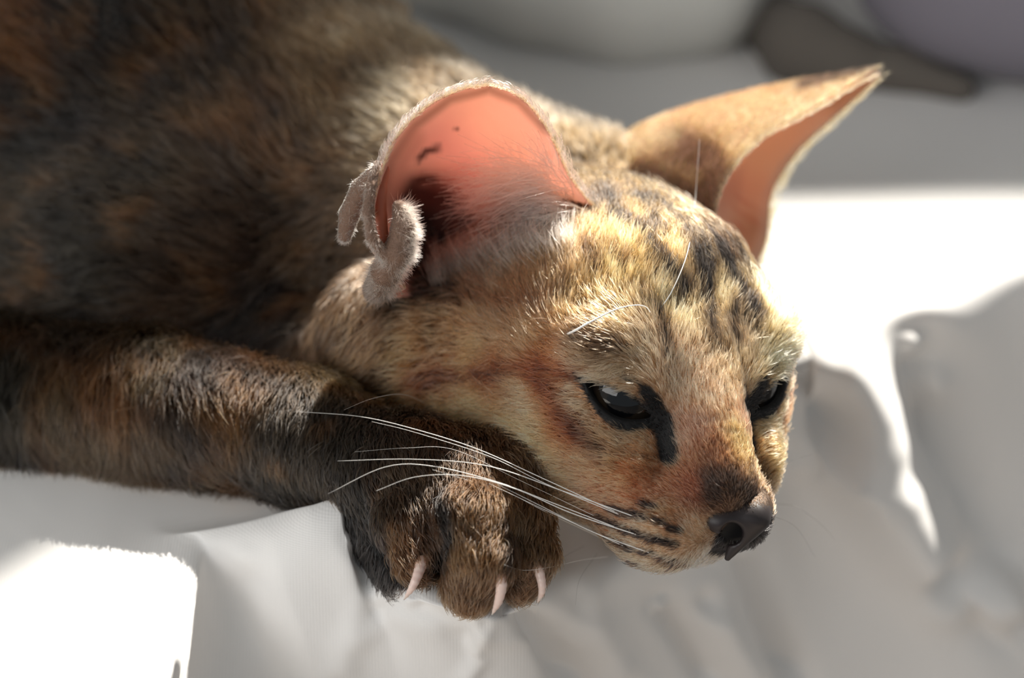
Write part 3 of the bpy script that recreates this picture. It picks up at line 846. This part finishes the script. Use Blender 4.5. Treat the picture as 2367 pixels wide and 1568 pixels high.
def ear_colors(g, near_ear):
    q = pix(g); c = np.tile(srgb(246, 196, 180) if near_ear else srgb(255, 236, 226), (*g.shape[:2], 1))  # far ear's base lightened in place of direct light
    def blend(poly, wd, soft, colr, k):
        nonlocal c
        d, tt, sg = pdist(q, poly); w = smooth((wd+soft-d)/(2*soft))[..., None]*k
        c = c*(1-w)+w*srgb(*colr)
    if near_ear:
        blend([(1130, 240), (1200, 330), (1240, 440)], 70, 60, (246, 198, 178), .8)
        blend([(1020, 330), (1100, 400)], 50, 60, (235, 170, 165), .7)
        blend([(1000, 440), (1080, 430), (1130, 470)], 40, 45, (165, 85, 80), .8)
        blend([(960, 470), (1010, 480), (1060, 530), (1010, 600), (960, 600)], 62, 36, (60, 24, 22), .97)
        blend([(980, 520), (1020, 570), (980, 600)], 34, 28, (22, 10, 10), .95)  # shade deep in the ear canal painted into the skin colour
        blend([(968, 368), (985, 350), (1012, 342)], 7, 6, (52, 22, 22), .95)
        blend([(955, 425), (980, 410), (1005, 418)], 8, 7, (62, 28, 26), .9)
        blend([(1045, 294), (1060, 299)], 2, 2, (90, 50, 45), .8)
        blend([(885, 470), (905, 370), (960, 290), (1040, 230), (1130, 208), (1200, 235), (1260, 300)], 10, 10, (150, 110, 90), .7)
        blend([(905, 440), (925, 370), (960, 320)], 22, 16, (205, 150, 135), .6)
        blend([(1300, 480), (1380, 520)], 40, 30, (190, 150, 120), .7)
    else:
        blend([(1690, 600), (1740, 520)], 30, 40, (185, 140, 115), .8)
        blend([(1690, 430), (1760, 450)], 40, 40, (250, 205, 190), .6)
        blend([(1930, 240), (2030, 178)], 20, 30, (222, 190, 165), .8)
        for yy in (470, 500, 525): blend([(1700, yy-8), (1765, yy+12)], 3, 4, (205, 110, 95), .5)
    return c.reshape(-1, 3)
def far_outer(g):
    q = pix(g); c = np.tile(srgb(190, 150, 95), (*g.shape[:2], 1))
    def blend(poly, wd, soft, colr, k):
        nonlocal c
        d, tt, sg = pdist(q, poly); w = smooth((wd+soft-d)/(2*soft))[..., None]*k
        c = c*(1-w)+w*srgb(*colr)
    blend([(1520, 275), (1640, 245), (1760, 225)], 26, 26, (215, 155, 95), .8)
    blend([(1570, 350), (1630, 370), (1670, 420), (1640, 520)], 50, 30, (48, 28, 18), .95)
    blend([(1500, 420), (1580, 460), (1640, 560)], 50, 30, (26, 20, 18), .95)  # self-shade of the hollow painted into the ear's back
    blend([(1460, 350), (1540, 330)], 22, 22, (185, 160, 110), .7)
    blend([(1850, 210), (1910, 195), (2015, 168)], 16, 12, (32, 30, 34), .9)
    blend([(1690, 340), (1780, 290), (1900, 232)], 14, 16, (165, 135, 90), .8)
    return c.reshape(-1, 3)
ears = []
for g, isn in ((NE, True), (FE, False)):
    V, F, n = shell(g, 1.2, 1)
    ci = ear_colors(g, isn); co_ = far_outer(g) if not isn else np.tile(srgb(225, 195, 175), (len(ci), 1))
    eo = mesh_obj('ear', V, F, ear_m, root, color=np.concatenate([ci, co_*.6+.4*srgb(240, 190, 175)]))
    ears.append((eo, g, n, co_.reshape(*g.shape)))
ears[0][0]['label'] = 'pink backlit ear cup open to the viewer'
ears[1][0]['label'] = 'pointed ear turned sideways with tan back'

# folds at the foot of the near ear
lobe = SDF().path([P(872, 380, -7), P(858, 430, -9), P(851, 490, -9), P(860, 550, -8), P(886, 584, -6), P(905, 600, -4)], [.7, .9, 1.0, 1.0, 1.0, 1.2], k=.5)
lobe.path([P(868, 395, 1), P(832, 436, 5), P(808, 495, 8), P(797, 545, 10)], [1.2, 1.7, 1.9, 1.3], k=.5)
lobe.path([P(922, 478, -6), P(932, 530, -6), P(922, 580, -5), P(893, 628, 2), P(870, 670, 16)], [1.2, 2.1, 2.5, 2.6, 2.6], k=1)
lo_ = P(780, 710, 0)-np.array([4, 4, 16]); hi_ = P(950, 360, 0)+np.array([4, 4, 14]); D = lobe.grid(lo_, hi_, .45)
LV_, LF_ = surface_nets(D, lo_, .45); LV_ = project(lobe, LV_, 2); LT_ = to_tris(LF_)
lobe_o = mesh_obj('ear_fold', LV_, LT_, attr_mat('fold_skin', .8), ears[0][0], color=np.tile(srgb(110, 85, 70), (len(LV_), 1)))
slit = SDF().path([P(886, 392, -3), P(876, 440, -5), P(878, 500, -5), P(884, 560, -4)], [1.2, 1.4, 1.3, 1.3], k=.5)
lo_ = P(860, 580, 0)-np.array([3, 3, 6]); hi_ = P(905, 370, 0)+np.array([3, 3, 12]); D = slit.grid(lo_, hi_, .4); v1, f1 = surface_nets(D, lo_, .4)
mesh_obj('ear_pocket', v1, f1, mat('pocket_skin', srgb(165, 84, 56), .55), ears[0][0])

if not NOFUR:
    def ear_fur(g, n, colr, cnt, name, parent):
        nt_, ns_ = g.shape[:2]; du = np.gradient(g, axis=0); dv = np.gradient(g, axis=1)
        ar = np.linalg.norm(np.cross(du, dv), axis=2); pr = (ar/ar.sum()).ravel(); k = rng.choice(len(pr), cnt, p=pr)
        i, j = k//ns_, k % ns_
        a = rng.random((cnt, 2))-.5
        p = g[i, j]+n[i, j]*1.15+a[:, :1]*du[i, j]+a[:, 1:]*dv[i, j]
        d = du[i, j]/np.linalg.norm(du[i, j], axis=1, keepdims=True)
        c = colr[i, j]*np.exp(rng.normal(0, .25, cnt))[:, None]
        x, r, cc = strands(p, n[i, j], d, 1.1+.9*rng.random(cnt), np.full(cnt, .06), np.clip(c, .003, .9), lay=.5)
        # rims
        X, Rr, Cc = [x], [r], [cc]
        for col_, sg in ((0, -1), (ns_-1, 1)):
            m = 1100; t = rng.random(m)*(nt_-1); i0 = np.minimum(t.astype(int), nt_-2); f = (t-i0)[:, None]
            p = g[i0, col_]*(1-f)+g[i0+1, col_]*f+n[i0, col_]*rng.random((m, 1))*.5
            o = sg*dv[i0, col_]; o /= np.linalg.norm(o, axis=1, keepdims=True)
            al = du[i0, col_]; al /= np.linalg.norm(al, axis=1, keepdims=True)
            c = np.tile(srgb(190, 155, 108), (m, 1))*np.exp(rng.normal(0, .25, m))[:, None]
            nn_ = n[i0, col_]*(rng.random((m, 1))-.35)+o
            nn_ /= np.linalg.norm(nn_, axis=1, keepdims=True)
            x, r, cc = strands(p, nn_, al+.3*o, .6+.7*rng.random(m), np.full(m, .05), np.clip(c, .003, .9), lay=.7)
            X.append(x); Rr.append(r); Cc.append(cc)
        hair_obj(name, np.concatenate(X), np.concatenate(Rr), np.concatenate(Cc), parent)
    ear_fur(NE, ears[0][2], ears[0][3], int(9000*QUICK), 'ear_fur', ears[0][0])
    ear_fur(FE, ears[1][2], ears[1][3], int(24000*QUICK), 'ear_fur', ears[1][0])
    # lobes
    p, n = sample(LV_, LT_, lambda a, b: np.full(len(a), 20.0))
    q = pix(p); ww = q[:, 0] < 862; up_ = (q[:, 1] < 570) & ww & (p[:, 2] < -1)
    c = np.where(up_[:, None], srgb(245, 240, 220), srgb(188, 160, 142))*np.exp(rng.normal(0, .2, len(p)))[:, None]  # flap hair whitened in place of sun that misses it
    dd = np.where((q[:, 0] > 900)[:, None], np.array([.9, -.3, .2]), np.array([-.4, -.8, .1]))
    x, r, cc = strands(p, n, dd, np.where(q[:, 0] > 885, 3.4, 1.6)*(.7+.6*rng.random(len(p))), np.full(len(p), .05), np.clip(c, .003, .9), lay=.8, jit=.45, clump=.6)
    hair_obj('fold_fur', x, r, cc, lobe_o)
    # long pale tufts inside the near ear
    eb = BVHTree.FromPolygons(NE.reshape(-1, 3).tolist(), [tuple(int(v) for v in f) for f in np.stack([np.arange(44*40).reshape(44, 40)[:-1, :-1], np.arange(44*40).reshape(44, 40)[1:, :-1], np.arange(44*40).reshape(44, 40)[1:, 1:], np.arange(44*40).reshape(44, 40)[:-1, 1:]], -1).reshape(-1, 4)])
    X, Cc, Rr = [], [], []
    for k in range(900):
        if k < 620:
            a, b = rng.random()*6.283, rng.random()**.6; px, py = 1235+95*b*math.cos(a), 455+75*b*math.sin(a)
            tx, ty = px-(90+90*rng.random()), py+rng.normal(-5, 45)
            if rng.random() < .35: tx, ty = px-60*rng.random(), py-50-60*rng.random()
        else:
            px, py = 1260+110*rng.random(), 490+50*rng.random(); tx, ty = px-60-70*rng.random(), py+rng.normal(-25, 22)
        o = Vector((0, 0, FOC)); d = Vector(P(px, py, 0))-o; d.normalize(); loc, nn_, i_, t_ = eb.ray_cast(o, d)
        if loc is None: continue
        a = np.array(loc); w0 = -a[2]; b = P(tx, ty, w0-8-4*rng.random()); m_ = (a+b)/2+np.array([rng.normal(0, .8), 1.2+rng.normal(0, 1.0), 4.0])
        t = np.linspace(0, 1, 8)[:, None]; X.append((1-t)**2*a+2*t*(1-t)*m_+t*t*b); Rr.append(np.linspace(.085, .03, 8))
        Cc.append(np.tile(srgb(250, 228, 212)*(.75+.35*rng.random()), (8, 1)))
    hair_obj('inner_tuft', np.array(X), np.array(Rr), np.clip(np.array(Cc), 0, .9), ears[0][0])

if not NOFUR:
    X, Nn, Dd, Ll = [], [], [], []
    for k in range(1100):
        t = rng.random()**1.25; px = 1000+340*t+rng.normal(0, 8); py = np.interp(px, [1000, 1100, 1250, 1400], [655, 612, 590, 560])+rng.normal(0, 14)
        a, n_ = hit(px, py); X.append(a); Nn.append(n_); Dd.append(dir3((0, 0, -.25+.3*t+rng.normal(0, .25), -1), n_)); Ll.append(4.5+3.0*rng.random())
    m = len(X); x, r, cc = strands(np.array(X), np.array(Nn), np.array(Dd), np.array(Ll), np.full(m, .075), np.tile(srgb(205, 172, 150), (m, 1))*np.exp(rng.normal(0, .4, m))[:, None], lay=.8, jit=.12, clump=.2)
    hair_obj('ear_fringe', x, r, cc, body)
# ------------------------------------------------------------------ eyes
def make_eye(s):
    c, x, y, out, w, mid = eye_frame(s)
    S = SDF().ell(c, (EYE_R,)*3); D = S.grid(c-10.5, c+10.5, .45); V, F = surface_nets(D, c-10.5, .45); V = project(S, V)
    gz = out*.93+.28*HB[2]*0+x*(-.1); gz /= np.linalg.norm(gz)
    ca = ((V-c)@gz)/EYE_R; ang = np.degrees(np.arccos(np.clip(ca, -1, 1)))
    c_ = np.tile(srgb(30, 24, 18), (len(V), 1)); st = vnoise(V*3)[:, None]*.4+.8
    c_ = c_*st; k = smooth((ang-34)/8)[:, None]; c_ = c_*(1-k)+k*srgb(26, 20, 18)
    k = smooth((22-ang)/2.5)[:, None]; c_ = c_*(1-k)+k*srgb(6, 6, 8)
    return mesh_obj('eye', V, F, eye_m, root, color=c_)
eye_m = attr_mat('eye', .04)
eyes = [make_eye(1), make_eye(-1)]

# ------------------------------------------------------------------ nose leather
nz = SDF().ell(P(1712, 1180, 2), (6.4, 4.6, 4.6), HB, k=3)
nz.ell(P(1672, 1200, -2), (4.0, 3.4, 2.6), HB, k=3)
nz.cone(P(1738, 1196, -1), 3.5, P(1682, 1290, 1), .6, k=2)
nz.cone(P(1694, 1236, -9), 2.3, P(1655, 1224, -8), 1.3, k=.6, sub=True)
nz.cone(P(1694, 1236, -8), 2.3, P(1690, 1234, 3), 1.9, k=.6, sub=True)
nz.cone(P(1660, 1230, -8), 1.3, P(1626, 1218, -8), 1.0, k=.6, sub=True)
lo_ = P(1712, 1220, 0)-14; D = nz.grid(lo_, lo_+26, .4); V, F = surface_nets(D, lo_, .4); V = project(nz, V, 2)
nose_m = mat('nose_leather', srgb(36, 29, 30), .5)
nose = mesh_obj('nose', V, F, nose_m, root)
if not NOFUR:
    NT_ = to_tris(F); p, n = sample(V, NT_, lambda a, b: np.full(len(a), 45.0)); q = pix(p)
    if ((p-P(1712, 1195, 3))*n).sum() < 0: n = -n
    k = (q[:, 1] < 1168+rng.normal(0, 8, len(p))) & (n[:, 2] > -.2); p, n = p[k], n[k]; m = len(p)
    x, r, cc = strands(p, n, np.tile(HB[2]*.8-HB[1]*.6, (m, 1)), .5+.3*rng.random(m), np.full(m, .04), np.tile(srgb(70, 50, 36), (m, 1))*np.exp(rng.normal(0, .3, m))[:, None])
    hair_obj('nose_fur', x, r, cc, nose)

# ------------------------------------------------------------------ claws
horn = mat('claw_horn', srgb(225, 200, 190), .3, Subsurface_Weight=.4, Subsurface_Radius=(.002, .001, .001), Subsurface_Scale=1.0)
for pts, rs in (([P(978, 1288, -3), P(968, 1322, -6), P(954, 1356, -7), P(934, 1387, -5)], [1.35, .95, .66, .12]),
                ([P(1152, 1312, -9), P(1159, 1348, -10), P(1153, 1388, -9), P(1137, 1422, -7)], [.95, 1.0, .72, .12]),
                ([P(1238, 1296, -3), P(1249, 1332, -5), P(1253, 1366, -5), P(1242, 1395, -3)], [.95, .85, .6, .12])):
    sp_ = spline(pts, 10); rr = np.interp(np.linspace(0, 1, 10), [0, .35, .7, 1], rs)
    S = SDF().path(list(sp_), list(rr), k=.2); lo_ = sp_.min(0)-2; hi_ = sp_.max(0)+2
    D = S.grid(lo_, hi_, .22); v1, f1 = surface_nets(D, lo_, .22); mesh_obj('claw', project(S, v1, 2), f1, horn, root)

# ------------------------------------------------------------------ whiskers
def tube(name, pts, rad, m, parent, k=6):
    pts = np.asarray(pts); n = len(pts); tg = np.gradient(pts, axis=0); tg /= np.linalg.norm(tg, axis=1, keepdims=True)
    a = np.cross(tg, [.3, .2, 1.]); a /= np.linalg.norm(a, axis=1, keepdims=True); b = np.cross(tg, a)
    th = np.arange(k)/k*2*math.pi
    V = (pts[:, None]+np.asarray(rad)[:, None, None]*(np.cos(th)[None, :, None]*a[:, None]+np.sin(th)[None, :, None]*b[:, None])).reshape(-1, 3)
    i = np.arange(n-1)[:, None]*k; j = np.arange(k)[None]; j2 = (j+1) % k
    F = np.stack([i+j, i+j2, i+k+j2, i+k+j], -1).reshape(-1, 4)
    return mesh_obj(name, V, F, m, parent)
white_h = mat('whisker_white', (.88, .86, .83), .3, Transmission_Weight=.0)
dark_h = mat('whisker_dark', (.12, .11, .10), .4)
WH = [([(1430, 1187), (1250, 1104), (1100, 1037), (950, 990), (830, 963), (690, 952)], .12, -9, 0),
 ([(1436, 1192), (1260, 1118), (1130, 1055), (960, 1000), (860, 975)], .10, -7, 0),
 ([(1470, 1196), (1300, 1135), (1130, 1078), (960, 1062), (780, 1066)], .12, -10, 0),
 ([(1425, 1220), (1270, 1160), (1150, 1115), (1000, 1078), (890, 1080), (758, 1142)], .13, -12, 0),
 ([(1470, 1236), (1320, 1186), (1190, 1130), (1070, 1100), (960, 1103), (870, 1135)], .13, -12, 0),
 ([(1400, 1248), (1270, 1188), (1170, 1137), (1080, 1110), (1000, 1086)], .10, -10, 0),
 ([(1500, 1278), (1370, 1230), (1260, 1175), (1150, 1120)], .11, -9, 0),
 ([(1440, 1262), (1340, 1216), (1240, 1170), (1130, 1118)], .10, -9, 0),
 ([(1380, 1196), (1200, 1110), (1050, 1040), (940, 1036), (820, 1045)], .06, -6, 0),
 ([(990, 935), (930, 912), (860, 922), (795, 948)], .07, 0, 0),
 ([(1404, 1287), (1340, 1296), (1270, 1312), (1210, 1319), (1165, 1306)], .07, -8, 0),
 ([(1350, 1262), (1290, 1300), (1250, 1370)], .04, -2, 1), ([(1380, 1280), (1340, 1340), (1330, 1400)], .035, 0, 1),
 ([(1785, 1120), (1822, 1070), (1880, 1050)], .05, 25, 1), ([(1785, 1165), (1840, 1172), (1900, 1215), (1930, 1250)], .05, 25, 1),
 ([(1780, 1190), (1840, 1220), (1885, 1290)], .045, 25, 1), ([(1830, 740), (1900, 690), (1985, 700)], .05, 30, 1), ([(1838, 790), (1920, 770), (2010, 800)], .045, 35, 1)]
for poly, rad, wend, dk in WH:
    a, n_ = hit(*poly[0]); w0 = -a[2]; n = len(poly); pts = []
    for i, (x_, y_) in enumerate(poly):
        f_ = i/(n-1); w_ = w0+(wend-w0)*(f_**.7)
        o = Vector((0, 0, FOC)); d = Vector(P(x_, y_, 0))-o; d.normalize(); loc, nn_, i_, t_ = bvh.ray_cast(o, d)
        if loc is not None and i > 0: w_ = min(w_, -loc[2]-2.5)
        pts.append(P(x_, y_, w_))
    sp_ = spline(pts, 36); tube('whisker', sp_, rad*.82*np.linspace(1, .25, 36), dark_h if dk else white_h, root)
for poly, rs in (([(1525, 716, 'h'), (1556, 668, -4), (1590, 580, -8), (1606, 470, -8), (1613, 380, -5), (1617, 322, -2)], (.11, .03)),
                 ([(1304, 776, 'h'), (1330, 764, -5), (1362, 746, -7), (1420, 717, -8), (1465, 706, -8), (1492, 709, -7), (1503, 722, -6)], (.26, .06))):
    pts = []
    for x_, y_, w_ in poly:
        a, n_ = hit(x_, y_); pts.append(P(x_, y_, -a[2]-(0 if w_ == 'h' else 3.5)))
    bw = tube('brow_whisker', spline(pts, 40), np.linspace(rs[0], rs[1], 40), white_h, root)

# ------------------------------------------------------------------ things behind the cat on the bed
def blob(name, S, lo, hi, h, m):
    D = S.grid(lo, hi, h); v1, f1 = surface_nets(D, lo, h); return mesh_obj(name, project(S, v1, 2), f1, m)
def Lw(px, py, z): return L(px, py, z)
duvet_m = mat('duvet_cotton', srgb(205, 205, 200), .9)
S = SDF()
line = [(700, -230), (1020, -130), (1250, -70), (1450, -42), (1590, -48), (1690, -110), (1740, -230)]
pts = [L(x_, y_, 16) for x_, y_ in line]; S.path(pts, [16, 18, 20, 22, 20, 18, 20], k=8)
S.path([L(900, -500, 20), L(1300, -400, 24), L(1700, -420, 20)], [45, 50, 40], k=20)
allp = np.array([o_[3] for o_ in S.ops]); lo_ = allp.min(0)-90; hi_ = allp.max(0)+90
dv_ = blob('duvet', S, lo_, hi_, 4.0, duvet_m); tag(dv_, 'pale grey rolled duvet edge lying in shade behind the kitten', 'duvet')

S = SDF()
gc = gof(L(2290, 40, 34)); 
cush_c = G(168, 243, 24)
def pillow(p):
    q_ = (p-cush_c)@GB.T/np.array([78, 50, 27]); q_[..., 2] *= 1+.12*q_[..., 0]**2
    return ((np.abs(q_)**3).sum(-1)**(1/3.)-1)*27
S.ops.append((pillow, 0, False, cush_c, 95))
cm = mat('cushion_velvet', srgb(112, 108, 118), .85, Sheen_Weight=.1)
tag(blob('cushion', S, cush_c-110, cush_c+110, 3.5, cm), 'lilac grey cushion lying on the sheet beyond the pointed ear', 'cushion')
S = SDF(); S.path([L(1790, 60, 4), L(1860, 110, 6), L(1950, 140, 5), L(2080, 165, 3), L(2220, 205, 2)], [9, 11, 8, 6, 4], k=4)  # dark roll laid where shadow falls under the cushion
c_ = L(1960, 130, 5); tag(blob('shade_roll', S, c_-70, c_+70, 2.0, mat('shade_roll_brown', srgb(98, 92, 86), .9)), 'dark brown roll added for the shadow along the foot of the lilac cushion', 'shade_roll')

base = Vector((-.02, .06, BEDZ)); root.location = base
for ch in list(root.children): ch.matrix_parent_inverse = Matrix.Translation(-base)
